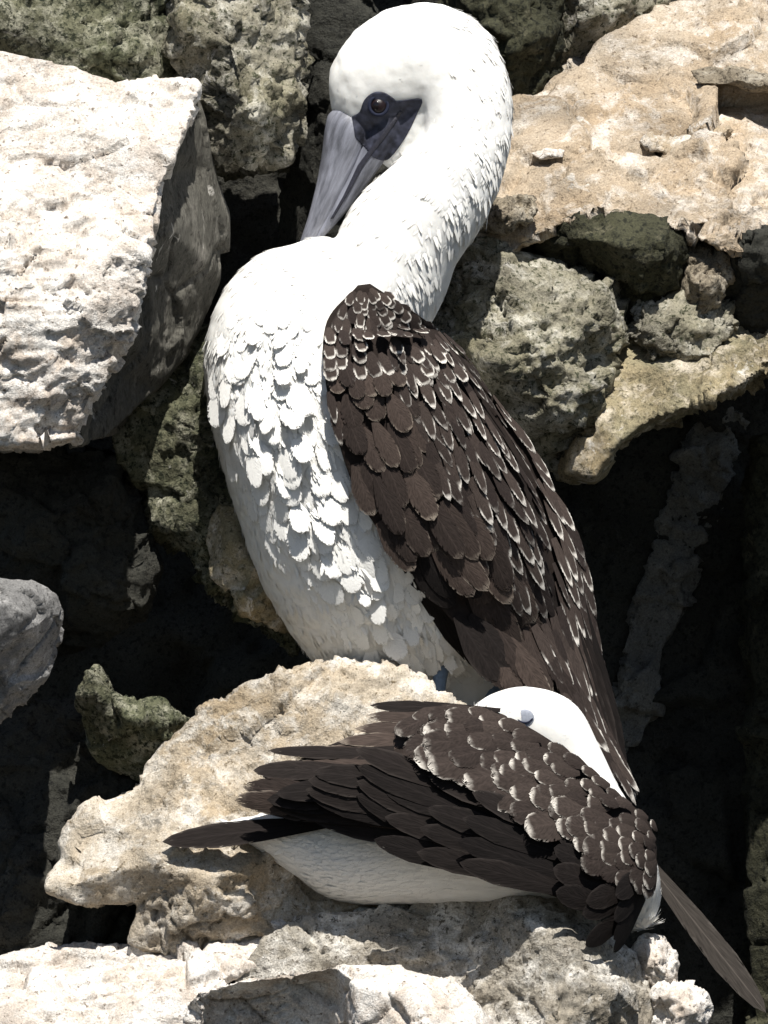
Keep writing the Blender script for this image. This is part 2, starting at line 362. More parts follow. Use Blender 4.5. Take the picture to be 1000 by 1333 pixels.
# loose stones on and under the tan slope
rock('stone', [(622, 292, 170), (635, 262, 180), (668, 250, 190), (700, 258, 190), (690, 285, 170), (655, 305, 160)], [(660, 276, 150)], 60, M['brown'], 'flat brown stone on the tan slope beside the preening bird\'s neck', voxel=3, rough=(4, 4, 2), facet=(50, 18), seed=34, group=CR)
rock('stone', [(905, 84, 430), (930, 76, 440), (975, 78, 440), (1010, 88, 430), (1040, 112, 410), (985, 114, 395), (955, 104, 400), (915, 100, 410)], [(965, 95, 385), (1000, 102, 385)], 60, M['brown'], 'dark brown chip of rock half buried high on the tan slope', voxel=3, rough=(5, 5, 2), facet=(46, 18), seed=35, group=CR)
rock('stone', [(835, 178, 330), (850, 168, 340), (885, 180, 335), (925, 170, 340), (955, 160, 345), (960, 172, 335), (930, 188, 320), (885, 196, 310), (850, 190, 315)], [(890, 186, 302), (930, 178, 318)], 50, M['ledge'], 'thin crooked shelf of rock across the middle of the tan slope', voxel=3, rough=(4, 4, 2), facet=(40, 16), seed=36, group=CR)
rock('stone', [(692, 195, 300), (712, 189, 305), (738, 192, 300), (736, 200, 290), (705, 204, 288)], [(715, 197, 280)], 30, M['pale'], 'small white chip of stone on the tan slope', voxel=2.5, rough=(2, 2, 1), facet=(30, 12), seed=37, group=CR)
rock('stone', [(880, 350, 240), (900, 318, 235), (945, 325, 235), (960, 350, 240), (945, 400, 225), (905, 415, 215), (880, 400, 225)], [(915, 360, 190), (930, 385, 195)], 90, M['brown'], 'brown stone wedged between the dark mossy stone and the dark hollow', voxel=3, rough=(7, 7, 3), facet=(60, 20), seed=39, group=CR)
rock('stone', [(812, 430, 230), (830, 385, 240), (885, 368, 245), (940, 385, 240), (965, 420, 230), (930, 462, 190), (850, 470, 185)], [(885, 410, 182), (850, 430, 184), (920, 425, 190)], 120, M['lichen_pale'], 'rough grey-brown stone below the rounded dark mossy stone', voxel=3, rough=(7, 7, 3), facet=(60, 20), seed=38, group=CR)

# ledges and boulders under the birds
rock('ledge', [(60, 1160, -215), (64, 1140, -200), (86, 1118, -180), (84, 1080, -150), (112, 1052, -140), (178, 1022, -130), (190, 988, -120), (240, 942, -110), (300, 906, -100), (345, 884, -90), (400, 869, -80), (450, 859, -75), (500, 863, -75), (550, 876, -80), (592, 908, -85), (650, 950, -90), (760, 1020, -90), (760, 1280, -200), (420, 1280, -240), (345, 1215, -235), (300, 1228, -225), (200, 1238, -215), (165, 1225, -205), (182, 1172, -210), (120, 1178, -215)],
     [(300, 1000, -175), (450, 940, -130), (230, 1050, -200), (330, 1120, -255), (480, 1040, -170), (190, 1120, -240), (270, 1140, -262), (120, 1140, -232), (250, 1200, -250), (230, 990, -150), (560, 960, -140), (600, 1080, -180)],
     160, M['ledge'], 'long sunlit tan ledge rising from left, in front of the preening bird', voxel=4, rough=(8, 7, 3), facet=(100, 30), seed=43, group=CR)
rock('ledge', [(-80, 1262, -180), (0, 1242, -185), (100, 1230, -190), (190, 1224, -195), (300, 1205, -210), (360, 1186, -215), (400, 1190, -230), (350, 1245, -260), (280, 1280, -290), (255, 1330, -340), (240, 1440, -400), (-80, 1440, -420)],
     [(60, 1280, -260), (150, 1270, -250), (230, 1250, -250), (120, 1340, -340), (0, 1340, -340), (200, 1310, -310)], 200, M['pale'], 'low whitish sunlit ledge in the bottom left corner', voxel=4, rough=(10, 9, 3.5), facet=(110, 32), seed=23, squash=(1.8, 1, 0.6), group=CR)
rock('boulder', [(300, 1280, -270), (335, 1215, -262), (380, 1195, -258), (450, 1182, -250), (560, 1165, -245), (640, 1145, -245), (690, 1152, -270), (745, 1168, -275), (792, 1198, -265), (828, 1240, -250), (848, 1290, -245), (865, 1440, -250), (600, 1460, -300), (300, 1440, -280)],
     [(450, 1230, -285), (600, 1230, -285), (690, 1190, -335), (740, 1220, -360), (790, 1280, -345), (720, 1330, -370), (600, 1330, -310)], 180, M['crest'], 'rounded grey-brown boulder the sleeping bird rests on', voxel=4, rough=(5, 4.5, 2), facet=(100, 30), seed=24, group=CR)
rock('boulder', [(244, 1440, -330), (240, 1330, -352), (256, 1286, -362), (310, 1270, -366), (380, 1260, -368), (440, 1250, -368), (520, 1252, -362), (580, 1268, -362), (620, 1300, -362), (655, 1345, -360), (690, 1440, -350), (460, 1460, -330)],
     [(320, 1292, -318), (400, 1284, -318), (432, 1300, -310), (462, 1276, -398), (540, 1285, -425), (560, 1340, -470), (610, 1335, -440), (470, 1330, -400), (330, 1390, -285), (430, 1400, -290)], 110, M['pale'], 'low shadowed rock with a white sunlit crest in the bottom foreground', voxel=3.5, rough=(5, 6, 2.5), facet=(90, 28), seed=25, group=CR)
rock('stone', [(818, 1230, -230), (835, 1210, -225), (862, 1214, -225), (880, 1240, -225), (880, 1280, -230), (850, 1300, -230), (828, 1280, -230)],
     [(850, 1245, -265), (865, 1265, -265)], 60, M['pale'], 'small rounded pale stone below the sleeping bird\'s breast', voxel=3, rough=(3, 4, 2), facet=(50, 20), seed=26, group=CR)
rock('stone', [(838, 1285, -250), (860, 1268, -240), (900, 1274, -240), (922, 1290, -245), (924, 1312, -250), (908, 1345, -250), (890, 1420, -250), (845, 1420, -250)],
     [(870, 1290, -275), (900, 1302, -285), (880, 1350, -270)], 60, M['pale'], 'bright white block of stone at the bottom edge, right of the rounded boulder', voxel=3, rough=(4, 5, 2), facet=(56, 20), seed=27, group=CR)

# ground far below (setting): shore at the foot of the cliff
def ground():
    me = bpy.data.meshes.new('ground'); R = 3000.0
    n = 60; xs = np.sign(np.linspace(-1, 1, n)) * np.abs(np.linspace(-1, 1, n)) ** 4 * R
    vv = [(x, y, -1.6 + 0.12 * math.sin(x * 1.3) * math.cos(y * 1.7) * math.exp(-(x * x + y * y) / 4000)) for y in xs for x in xs]
    ff = [(j * n + i, j * n + i + 1, (j + 1) * n + i + 1, (j + 1) * n + i) for j in range(n - 1) for i in range(n - 1)]
    me.from_pydata(vv, [], ff); me.materials.append(M['dark'])
    o = bpy.data.objects.new('ground', me); COL.objects.link(o); o['kind'] = 'structure'
ground()

# ------------------------------------------------------------------ bird materials
def feather_mat(name, base, base2, tip, tip_pos=0.9, side_pos=0.78, side_from=0.45, amount=0.8, barb=0.3, fray=1.0, shaft=0.0):
    """Feather vane: barbs running out from the shaft, worn pale fringe at the tip and edges, frayed outline."""
    m, nt, b = new_mat(name)
    uv = nt.nodes.new('ShaderNodeUVMap'); sep = nt.nodes.new('ShaderNodeSeparateXYZ'); nt.links.new(uv.outputs[0], sep.inputs[0])
    oi = nt.nodes.new('ShaderNodeObjectInfo')
    def op(o, a, c=None, d=None):
        n = nt.nodes.new('ShaderNodeMath'); n.operation = o
        for k, val in enumerate((a, c, d)):
            if val is None: continue
            if isinstance(val, (int, float)): n.inputs[k].default_value = val
            else: nt.links.new(val, n.inputs[k])
        return n.outputs[0]
    def step(v, a, c, lo=0.0, hi=1.0):
        n = nt.nodes.new('ShaderNodeMapRange'); n.interpolation_type = 'SMOOTHSTEP'
        nt.links.new(v, n.inputs[0]); n.inputs[1].default_value = a; n.inputs[2].default_value = c; n.inputs[3].default_value = lo; n.inputs[4].default_value = hi
        return n.outputs[0]
    T = sep.outputs[1]; s2 = op('ABSOLUTE', op('MULTIPLY_ADD', sep.outputs[0], 2.0, -1.0))
    bar = op('MULTIPLY_ADD', s2, -0.30, T)
    cb = nt.nodes.new('ShaderNodeCombineXYZ'); nt.links.new(op('MULTIPLY', bar, 20.0), cb.inputs[0]); nt.links.new(op('MULTIPLY', sep.outputs[0], 9.0), cb.inputs[1]); nt.links.new(op('MULTIPLY', oi.outputs['Random'], 50.0), cb.inputs[2])
    wv = node(nt, 'ShaderNodeTexNoise', Scale=1.0, Detail=2.0); nt.links.new(cb.outputs[0], wv.inputs['Vector'])
    geo = nt.nodes.new('ShaderNodeNewGeometry')
    nz = node(nt, 'ShaderNodeTexNoise', Scale=1 / (16 * S), Detail=3.0, Roughness=0.6); nt.links.new(geo.outputs['Position'], nz.inputs['Vector'])
    wob = op('MULTIPLY_ADD', nz.outputs['Fac'], 0.16, -0.08)
    tt = op('ADD', T, wob); ss = op('ADD', s2, wob)
    ftip = step(tt, tip_pos - 0.05, tip_pos + 0.10)
    fside = op('MULTIPLY', step(ss, side_pos - 0.06, side_pos + 0.22), step(T, side_from, side_from + 0.25))
    f = op('MAXIMUM', ftip, fside)
    wear = step(op('ADD', op('MULTIPLY', nz.outputs['Fac'], 0.8), op('MULTIPLY', oi.outputs['Random'], 0.4)), 0.38, 0.78)
    f = op('MULTIPLY', op('MULTIPLY', f, wear), amount)
    c = mixc(nt, oi.outputs['Random'], base, base2)
    rr = ramp(nt, wv.outputs['Fac'], [(0.3, g(1 - barb)), (0.7, g(1 + barb))])
    c = mixc(nt, 1.0, c, rr.outputs[0], 'MULTIPLY')
    if shaft: c = mixc(nt, op('MULTIPLY', step(s2, 0.0, 0.10, 1.0, 0.0), shaft), c, tuple(min(1, x * 3) for x in base))
    c = mixc(nt, f, c, tip)
    nt.links.new(c, b.inputs['Base Color'])
    b.inputs['Roughness'].default_value = 0.9
    b.inputs['Specular IOR Level'].default_value = 0.12
    bp = node(nt, 'ShaderNodeBump', Strength=0.3, Distance=2 * S); nt.links.new(wv.outputs['Fac'], bp.inputs['Height']); nt.links.new(bp.outputs[0], b.inputs['Normal'])
    e2 = op('MAXIMUM', step(T, 0.80, 1.0), op('MULTIPLY', step(s2, 0.62, 1.0), step(T, 0.25, 0.5)))
    thr = op('MULTIPLY_ADD', e2, 0.50 * fray, 0.14)
    al = step(op('SUBTRACT', wv.outputs['Fac'], thr), -0.06, 0.06)
    nt.links.new(al, b.inputs['Alpha'])
    return m

M['white_feather'] = feather_mat('white_feather', (0.76, 0.75, 0.72), (0.78, 0.77, 0.74), (0.76, 0.75, 0.73), barb=0.05, fray=0.85)
M['covert'] = feather_mat('brown_covert_feather', (0.022, 0.0165, 0.0145), (0.058, 0.043, 0.036), (0.38, 0.32, 0.26), tip_pos=0.93, side_pos=0.86, side_from=0.55, amount=0.75, fray=0.7, shaft=0.3)
M['scallop'] = feather_mat('scalloped_covert_feather', (0.022, 0.0165, 0.0145), (0.038, 0.029, 0.025), (0.62, 0.58, 0.52), tip_pos=0.89, side_pos=0.84, side_from=0.6, amount=0.9, fray=0.7, shaft=0.2)
M['scapular'] = feather_mat('pale_edged_scapular', (0.022, 0.0165, 0.015), (0.055, 0.042, 0.036), (0.72, 0.68, 0.62), tip_pos=0.83, side_pos=0.66, side_from=0.40, amount=0.95, fray=0.8)
M['quill'] = feather_mat('dark_flight_feather', (0.008, 0.0065, 0.0062), (0.014, 0.011, 0.010), (0.06, 0.05, 0.045), tip_pos=0.95, amount=0.4, fray=0.4, shaft=0.4)
M['quill_grey'] = feather_mat('greyish_flight_feather', (0.036, 0.031, 0.027), (0.055, 0.047, 0.041), (0.18, 0.16, 0.14), tip_pos=0.93, side_pos=0.75, side_from=0.2, amount=0.6, fray=0.5, shaft=0.5)

def plain(name, col, rough=0.6, spec=0.4, var=0.15, scale=25):
    m, nt, b = new_mat(name)
    tc = nt.nodes.new('ShaderNodeTexCoord'); mp = nt.nodes.new('ShaderNodeMapping'); k = 1 / (100 * S); mp.inputs['Scale'].default_value = (k, k, k)
    nt.links.new(tc.outputs['Object'], mp.inputs[0])
    nz = node(nt, 'ShaderNodeTexNoise', Scale=scale, Detail=4.0); nt.links.new(mp.outputs[0], nz.inputs['Vector'])
    r = ramp(nt, nz.outputs['Fac'], [(0.3, (*[c * (1 - var) for c in col], 1)), (0.7, (*[min(1, c * (1 + var)) for c in col], 1))])
    nt.links.new(r.outputs[0], b.inputs['Base Color']); b.inputs['Roughness'].default_value = rough; b.inputs['Specular IOR Level'].default_value = spec
    bp = node(nt, 'ShaderNodeBump', Strength=0.2, Distance=2 * S); nt.links.new(nz.outputs['Fac'], bp.inputs['Height']); nt.links.new(bp.outputs[0], b.inputs['Normal'])
    return m
def horn(name, col):
    m, nt, b = new_mat(name)
    tc = nt.nodes.new('ShaderNodeTexCoord'); r = nt.nodes.new('ShaderNodeMapping'); r.inputs['Rotation'].default_value = (0, math.radians(-24), 0)
    mp = nt.nodes.new('ShaderNodeMapping'); k = 1 / (100 * S); mp.inputs['Scale'].default_value = (k * 9, k * 9, k * 0.9)
    nt.links.new(tc.outputs['Object'], r.inputs[0]); nt.links.new(r.outputs[0], mp.inputs[0])
    nz = node(nt, 'ShaderNodeTexNoise', Scale=1.0, Detail=6.0, Roughness=0.65); nt.links.new(mp.outputs[0], nz.inputs['Vector'])
    c1 = ramp(nt, nz.outputs['Fac'], [(0.32, (*[c * 0.45 for c in col], 1)), (0.5, (*col, 1)), (0.70, (*[c * 1.75 for c in col], 1))])
    nt.links.new(c1.outputs[0], b.inputs['Base Color']); b.inputs['Roughness'].default_value = 0.45; b.inputs['Specular IOR Level'].default_value = 0.4
    bp = node(nt, 'ShaderNodeBump', Strength=0.5, Distance=4 * S); nt.links.new(nz.outputs['Fac'], bp.inputs['Height']); nt.links.new(bp.outputs[0], b.inputs['Normal'])
    return m
def soft(m, w=0.6, sc=0.010):
    b = m.node_tree.nodes['Principled BSDF']; b.inputs['Subsurface Weight'].default_value = w; b.inputs['Subsurface Scale'].default_value = sc
    b.inputs['Subsurface Radius'].default_value = (1.0, 0.9, 0.8)
M['white_body'] = plain('white_plumage', (0.76, 0.75, 0.72), 0.9, 0.1, 0.03, 14)
soft(M['white_body'])
M['bill'] = horn('grooved_blue_grey_bill', (0.17, 0.175, 0.205)); M['bill_low'] = horn('grooved_lower_bill', (0.155, 0.16, 0.19))
M['mask'] = plain('slate_facial_skin', (0.030, 0.032, 0.048), 0.65, 0.25, 0.7, 9)
M['mask_grey'] = plain('grey_gape_skin', (0.10, 0.10, 0.135), 0.55, 0.4, 0.2, 16)
M['gape'] = plain('dark_gape', (0.02, 0.02, 0.03), 0.6)
M['iris'] = plain('red_brown_iris', (0.012, 0.006, 0.007), 0.4, 0.3)
M['pupil'] = plain('black_pupil', (0.006, 0.004, 0.005), 0.12, 0.5)
M['ring'] = plain('slate_eye_ring', (0.018, 0.021, 0.038), 0.8, 0.1)
M['lid'] = plain('blue_grey_eyelid', (0.26, 0.28, 0.33), 0.6)
M['lid_edge'] = plain('grey_eyelid_edge', (0.10, 0.12, 0.17), 0.6)
M['foot'] = plain('slate_blue_foot', (0.16, 0.22, 0.30), 0.5, 0.4)
M['wingskin'] = plain('dark_wing_base', (0.020, 0.015, 0.013), 0.9, 0.1)

# ------------------------------------------------------------------ feathers
def feather_mesh(name, kind):
    rows = [0, 0.22, 0.45, 0.66, 0.83, 0.94, 1.0] if kind != 'long' else [0, 0.2, 0.45, 0.7, 0.86, 0.95, 1.0]
    cols = [-1, -0.5, 0, 0.5, 1]
    vs, uvs, fs = [], [], []
    for t in rows:
        if kind == 'puff':
            w = min(1.0, 0.35 + t * 1.5) * (math.sqrt(max(0, 1 - ((t - 0.5) / 0.5) ** 2)) if t > 0.5 else 1)
            arch, lift = 0.24, 0.16 * math.sin(min(t, 1) * math.pi * 0.85)
        elif kind == 'round':
            w = min(1.0, 0.3 + t * 1.7) * (math.sqrt(max(0, 1 - ((t - 0.62) / 0.38) ** 2)) if t > 0.62 else 1)
            arch, lift = 0.16, 0.06 * math.sin(t * math.pi)
        elif kind == 'narrow':
            w = min(1.0, 0.6 + t * 1.0) * (max(0, 1 - ((t - 0.4) / 0.6) ** 2) ** 0.75 if t > 0.4 else 1)
            arch, lift = 0.18, 0.05 * math.sin(t * math.pi)
        else:
            w = min(1.0, 0.3 + t * 1.2) * (max(0, 1 - ((t - 0.6) / 0.4) ** 2) ** 0.6 if t > 0.6 else 1)
            arch, lift = 0.14, 0.0
        w = max(w, 0.02)
        for s_ in cols:
            vs.append((0.5 * s_ * w, t, arch * (1 - s_ * s_) * w + lift))
            uvs.append((0.5 + 0.5 * s_, t))
    nC = len(cols)
    for r in range(len(rows) - 1):
        for c in range(nC - 1):
            a = r * nC + c; fs.append((a, a + 1, a + nC + 1, a + nC))
    return np.array(vs), np.array(uvs), fs

FM = {}
def feather_data(kind, mat):
    key = (kind, mat)
    if key not in FM:
        vs, uvs, fs = feather_mesh('f', kind)
        me = bpy.data.meshes.new(kind + '_feather'); me.from_pydata(vs.tolist(), [], fs)
        ul = me.uv_layers.new(name='UVMap')
        li = np.empty(len(me.loops), np.int32); me.loops.foreach_get('vertex_index', li)
        ul.data.foreach_set('uv', uvs[li].astype(np.float32).ravel())
        me.polygons.foreach_set('use_smooth', np.ones(len(me.polygons), bool))
        me.materials.append(M[mat]); FM[key] = me
    return FM[key]

def frame(base, direction, normal, L, Wd, H=None):
    """Matrix of a feather in world metres from working-unit vectors."""
    y = direction.normalized(); x = y.cross(normal)
    if x.length < 1e-6: x = Vector((1, 0, 0))
    x.normalize(); z = x.cross(y).normalized()
    if H is None: H = Wd
    m = Matrix.Identity(4)
    for k in range(3):
        m[k][0] = x[k] * Wd * S; m[k][1] = y[k] * L * S; m[k][2] = z[k] * H * S
    m[0][3] = (base.x - 500) * S; m[1][3] = base.y * S; m[2][3] = (666.5 + base.z) * S
    return m

def add_feather(name, parent, kind, mat, base, direction, normal, L, Wd, H=None):
    ob = bpy.data.objects.new(name, feather_data(kind, mat)); COL.objects.link(ob)
    ob.parent = parent
    ob.matrix_basis = Matrix.Translation(-world_loc(parent)) @ frame(base, direction, normal, L, Wd, H)
    return ob

def quill(name, parent, p0, p1, width, mat='quill', kind='long', normal=(0, -1, 0.15), H=None):
    a = Vector((p0[0], p0[2], -p0[1])); b = Vector((p1[0], p1[2], -p1[1])); d = b - a
    return add_feather(name, parent, kind, mat, a, d, Vector(normal), d.length, width, H)

def feather_cloud(name, parent, mats_mat, kind, placements):
    """Join very many small feathers into one mesh (uncountable down)."""
    vs, uvs, fs = feather_mesh('c', kind)
    keep_rows = [0, 2, 4, 6]; idx = [r * 5 + c for r in keep_rows for c in (0, 2, 4)]
    bv = vs[idx]; buv = uvs[idx]; nC = 3
    bf = np.array([(r * nC + c, r * nC + c + 1, (r + 1) * nC + c + 1, (r + 1) * nC + c) for r in range(3) for c in range(2)])
    n = len(placements)
    mats = np.array([[list(r) for r in m] for m in placements])
    h = np.concatenate([bv, np.ones((len(bv), 1))], 1)
    V = np.einsum('nij,vj->nvi', mats[:, :3, :], h).reshape(-1, 3) - np.array(world_loc(parent))
    F = (bf[None] + (np.arange(n) * len(bv))[:, None, None]).reshape(-1, 4)
    me = bpy.data.meshes.new(name)
    me.vertices.add(len(V)); me.vertices.foreach_set('co', V.astype(np.float32).ravel())
    me.loops.add(F.size); me.loops.foreach_set('vertex_index', F.astype(np.int32).ravel())
    me.polygons.add(len(F)); me.polygons.foreach_set('loop_start', (np.arange(len(F)) * 4).astype(np.int32))
    me.polygons.foreach_set('loop_total', np.full(len(F), 4, np.int32))
    me.update(calc_edges=True)
    ul = me.uv_layers.new(name='UVMap')
    UV = np.tile(buv, (n, 1))[F.ravel()]
    ul.data.foreach_set('uv', UV.astype(np.float32).ravel())
    me.polygons.foreach_set('use_smooth', np.ones(len(F), bool))
    me.materials.append(M[mats_mat]); me.validate()
    ob = bpy.data.objects.new(name, me); COL.objects.link(ob); ob.parent = parent
    ob['kind'] = 'stuff'
    return ob

# ------------------------------------------------------------------ lofted bodies
def catmull(P, n):
    P = np.array(P, float); out = []
    Q = np.vstack([2 * P[0] - P[1], P, 2 * P[-1] - P[-2]])
    for i in range(len(P) - 1):
        p0, p1, p2, p3 = Q[i:i + 4]
        for k in range(n):
            t = k / n
            out.append(0.5 * ((2 * p1) + (-p0 + p2) * t + (2 * p0 - 5 * p1 + 4 * p2 - p3) * t * t + (-p0 + 3 * p1 - 3 * p2 + p3) * t ** 3))
    out.append(P[-1]); return np.array(out)

def loft(stations, seg=32, n=6):
    """stations: (x, y, d, half-width in the picture plane, half-depth). Returns verts, faces, spine."""
    stations = [tuple(q) + (2.0,) if len(q) == 5 else q for q in stations]
    st = catmull(stations, n); m = len(st)
    c = np.stack([st[:, 0], st[:, 2], -st[:, 1]], 1)
    tan = np.gradient(c, axis=0); tan /= np.linalg.norm(tan, axis=1)[:, None]
    dep = np.array([0, 1, 0.0]); verts = []; faces = []
    for i in range(m):
        side = np.cross(tan[i], dep); side /= np.linalg.norm(side)
        up = np.cross(side, tan[i])
        for k in range(seg):
            a = 2 * math.pi * k / seg
            ca, sa = math.cos(a), math.sin(a); ex = 2.0 / st[i, 5]
            ca = math.copysign(abs(ca) ** ex, ca); sa = math.copysign(abs(sa) ** ex, sa)
            verts.append(c[i] + side * ca * max(st[i, 3], 1) + up * sa * max(st[i, 4], 1))
    for i in range(m - 1):
        for k in range(seg):
            k2 = (k + 1) % seg
            faces.append((i * seg + k, i * seg + k2, (i + 1) * seg + k2, (i + 1) * seg + k))
    faces.append(tuple(range(seg))[::-1]); faces.append(tuple((m - 1) * seg + k for k in range(seg)))
    return verts, faces, c, tan, st

def union_mesh(lofts, voxel, smooth):
    verts, faces = [], []
    for L in lofts:
        o = len(verts); verts += [tuple(v) for v in L[0]]; faces += [tuple(i + o for i in f) for f in L[1]]
    me = bpy.data.meshes.new('u'); me.from_pydata(verts, [], faces)
    bm = bmesh.new(); bm.from_mesh(me); bmesh.ops.recalc_face_normals(bm, faces=bm.faces); bm.to_mesh(me); bm.free()
    me = tmp_eval(me, [('REMESH', dict(mode='VOXEL', voxel_size=voxel, adaptivity=0.0))])
    v = arrays_from_mesh(me); v = smooth_mesh(me, v, smooth)
    return me, v

def loft_object(name, stations, mat, parent, origin, seg=24, n=5):
    v, f, *_ = loft(stations, seg, n)
    me = bpy.data.meshes.new(name); me.from_pydata([tuple(p) for p in v], [], f)
    bm = bmesh.new(); bm.from_mesh(me); bmesh.ops.recalc_face_normals(bm, faces=bm.faces); bm.to_mesh(me); bm.free()
    return to_object(name, me, np.array(v), M[mat], parent, origin)

def bvh_of(me, v):
    fs = [tuple(p.vertices) for p in me.polygons]
    return BVHTree.FromPolygons([Vector(p) for p in v], fs)

def front(bvh, x, y):
    h = bvh.ray_cast(Vector((x, -2000, -y)), Vector((0, 1, 0)))
    return h[0], h[1]

def inside(poly, x, y):
    c = False; j = len(poly) - 1
    for i in range(len(poly)):
        xi, yi = poly[i]; xj, yj = poly[j]
        if (yi > y) != (yj > y) and x < (xj - xi) * (y - yi) / (yj - yi) + xi: c = not c
        j = i
    return c

def skin_patch(name, bvh, poly, mat, parent, origin, lift=1.5, thick=4.0, step=5, rounded=False):
    """A patch of bare skin lying on the head, following its curve, with a real edge."""
    if rounded:
        q = list(poly) + [poly[0]]; C = catmull(q, 4)[:-1]; poly = [tuple(c) for c in C]
    pts = [Vector((x, -y)) for x, y in poly]; n = len(pts)
    dense = []
    for i in range(n):
        a, b = pts[i], pts[(i + 1) % n]; k = max(1, int((b - a).length / step))
        dense += [a.lerp(b, t / k) for t in range(k)]
    nb = len(dense)
    xs = [p[0] for p in poly]; ys = [p[1] for p in poly]
    for yy in np.arange(min(ys), max(ys), step):
        for xx in np.arange(min(xs), max(xs), step):
            if inside(poly, xx, yy): dense.append(Vector((xx, -yy)))
    vs, es, fs, ov, *_ = delaunay_2d_cdt(dense, [(i, (i + 1) % nb) for i in range(nb)], [], 1, 0.5)
    top = []; last = None
    for v in vs:
        p, nn = front(bvh, v.x, -v.y)
        if p is None: p = bvh.find_nearest(Vector((v.x, last if last is not None else OFF, v.y)))[0]; nn = Vector((0, -1, 0))
        last = p.y
        top.append((v.x, p.y - lift, v.y))
    me = bpy.data.meshes.new(name); me.from_pydata(top, [], [tuple(f) for f in fs])
    me = tmp_eval(me, [('SOLIDIFY', dict(thickness=thick, offset=-1.0))])
    bm = bmesh.new(); bm.from_mesh(me); bmesh.ops.recalc_face_normals(bm, faces=bm.faces); bm.to_mesh(me); bm.free()
    return to_object(name, me, arrays_from_mesh(me), M[mat], parent, origin)

def ball(name, x, y, d, r, rd, mat, parent, origin, seg=20):
    bm = bmesh.new(); bmesh.ops.create_uvsphere(bm, u_segments=seg, v_segments=seg // 2, radius=1)
    me = bpy.data.meshes.new(name); bm.to_mesh(me); bm.free()
    v = arrays_from_mesh(me) * np.array([r, rd, r]) + np.array([x, d, -y])
    return to_object(name, me, v, M[mat], parent, origin)

def torus(name, x, y, d, r, t, mat, parent, origin):
    vs, fs = [], []; A, B = 28, 8
    for i in range(A):
        a = 2 * math.pi * i / A
        for j in range(B):
            b = 2 * math.pi * j / B
            vs.append((x + (r + t * math.cos(b)) * math.cos(a), d + t * math.sin(b), -y + (r + t * math.cos(b)) * math.sin(a)))
    for i in range(A):
        for j in range(B):
            fs.append((i * B + j, ((i + 1) % A) * B + j, ((i + 1) % A) * B + (j + 1) % B, i * B + (j + 1) % B))
    me = bpy.data.meshes.new(name); me.from_pydata(vs, [], fs)
    return to_object(name, me, np.array(vs, float), M[mat], parent, origin)

def down_placements(me, v, spine, tan, count, size, keep=None, tilt=0.16, sgn=1.0, jit=0.3):
    """Random small feathers over a body surface, lying along the spine direction."""
    me.calc_loop_triangles()
    t = np.empty(len(me.loop_triangles) * 3, np.int32); me.loop_triangles.foreach_get('vertices', t); t = t.reshape(-1, 3)
    a, b, c = v[t[:, 0]], v[t[:, 1]], v[t[:, 2]]
    nr = np.cross(b - a, c - a); ar = np.linalg.norm(nr, axis=1); nr /= np.maximum(ar, 1e-9)[:, None]
    pick = RNG.choice(len(t), count, p=ar / ar.sum())
    r1 = np.sqrt(RNG.random(count)); r2 = RNG.random(count)
    P = a[pick] * (1 - r1)[:, None] + b[pick] * (r1 * (1 - r2))[:, None] + c[pick] * (r1 * r2)[:, None]
    N = nr[pick]; out = []
    for i in range(count):
        s = keep(P[i]) if keep else 1.0
        if s <= 0: continue
        k = np.argmin(((spine - P[i]) ** 2).sum(1)); fl = tan[k] * sgn
        fl = fl + RNG.normal(0, jit, 3) * 0.5
        n = N[i]; fl = fl - n * fl.dot(n)
        L = np.linalg.norm(fl)
        if L < 1e-3: continue
        fl = fl / L + n * tilt
        sz = size(P[i]) * s * (0.8 + 0.4 * RNG.random())
        out.append(frame(Vector(P[i] - n * 1.0), Vector(fl), Vector(n), sz * 3.4, sz, sz * 0.4))
    return out

# ================================================================== the preening bird
OFF = 60
B1 = bpy.data.objects.new('seabird', None); COL.objects.link(B1); B1.location = W(570, 960, OFF); B1.empty_display_size = 0.05
tag(B1, 'tall white-headed seabird standing upright with its bill bent down to its breast', 'bird', 'seabirds on the cliff')
O1 = W(500, 700, OFF)
bodyL = loft([(650, 1000, OFF + 40, 20, 20), (605, 930, OFF + 40, 70, 46), (572, 870, OFF + 40, 122, 84, 2.4), (545, 790, OFF + 22, 158, 126, 2.9), (505, 690, OFF + 0, 178, 154, 3.3), (462, 590, OFF - 12, 170, 158, 3.4),
              (428, 500, OFF - 15, 159, 152, 3.4), (420, 440, OFF - 15, 147, 130, 3.0), (452, 402, OFF - 15, 110, 112, 2.3), (497, 367, OFF - 20, 84, 92), (527, 306, OFF - 25, 78, 78), (573, 250, OFF - 25, 70, 66), (607, 185, OFF - 15, 58, 58),
              (604, 120, OFF, 62, 58), (575, 80, OFF + 15, 72, 60), (535, 84, OFF + 22, 80, 62), (500, 108, OFF + 25, 74, 58), (484, 143, OFF + 28, 60, 46), (474, 172, OFF + 34, 38, 28), (468, 190, OFF + 36, 20, 16)], 36, 6)
throat = loft([(580, 100, OFF + 10, 40, 40), (552, 145, OFF + 16, 40, 36), (526, 180, OFF + 20, 30, 28), (500, 212, OFF + 24, 14, 16)], 24, 5)
me1, v1 = union_mesh([bodyL, throat], 4.0, 3)
n1 = vnormals(me1, v1)
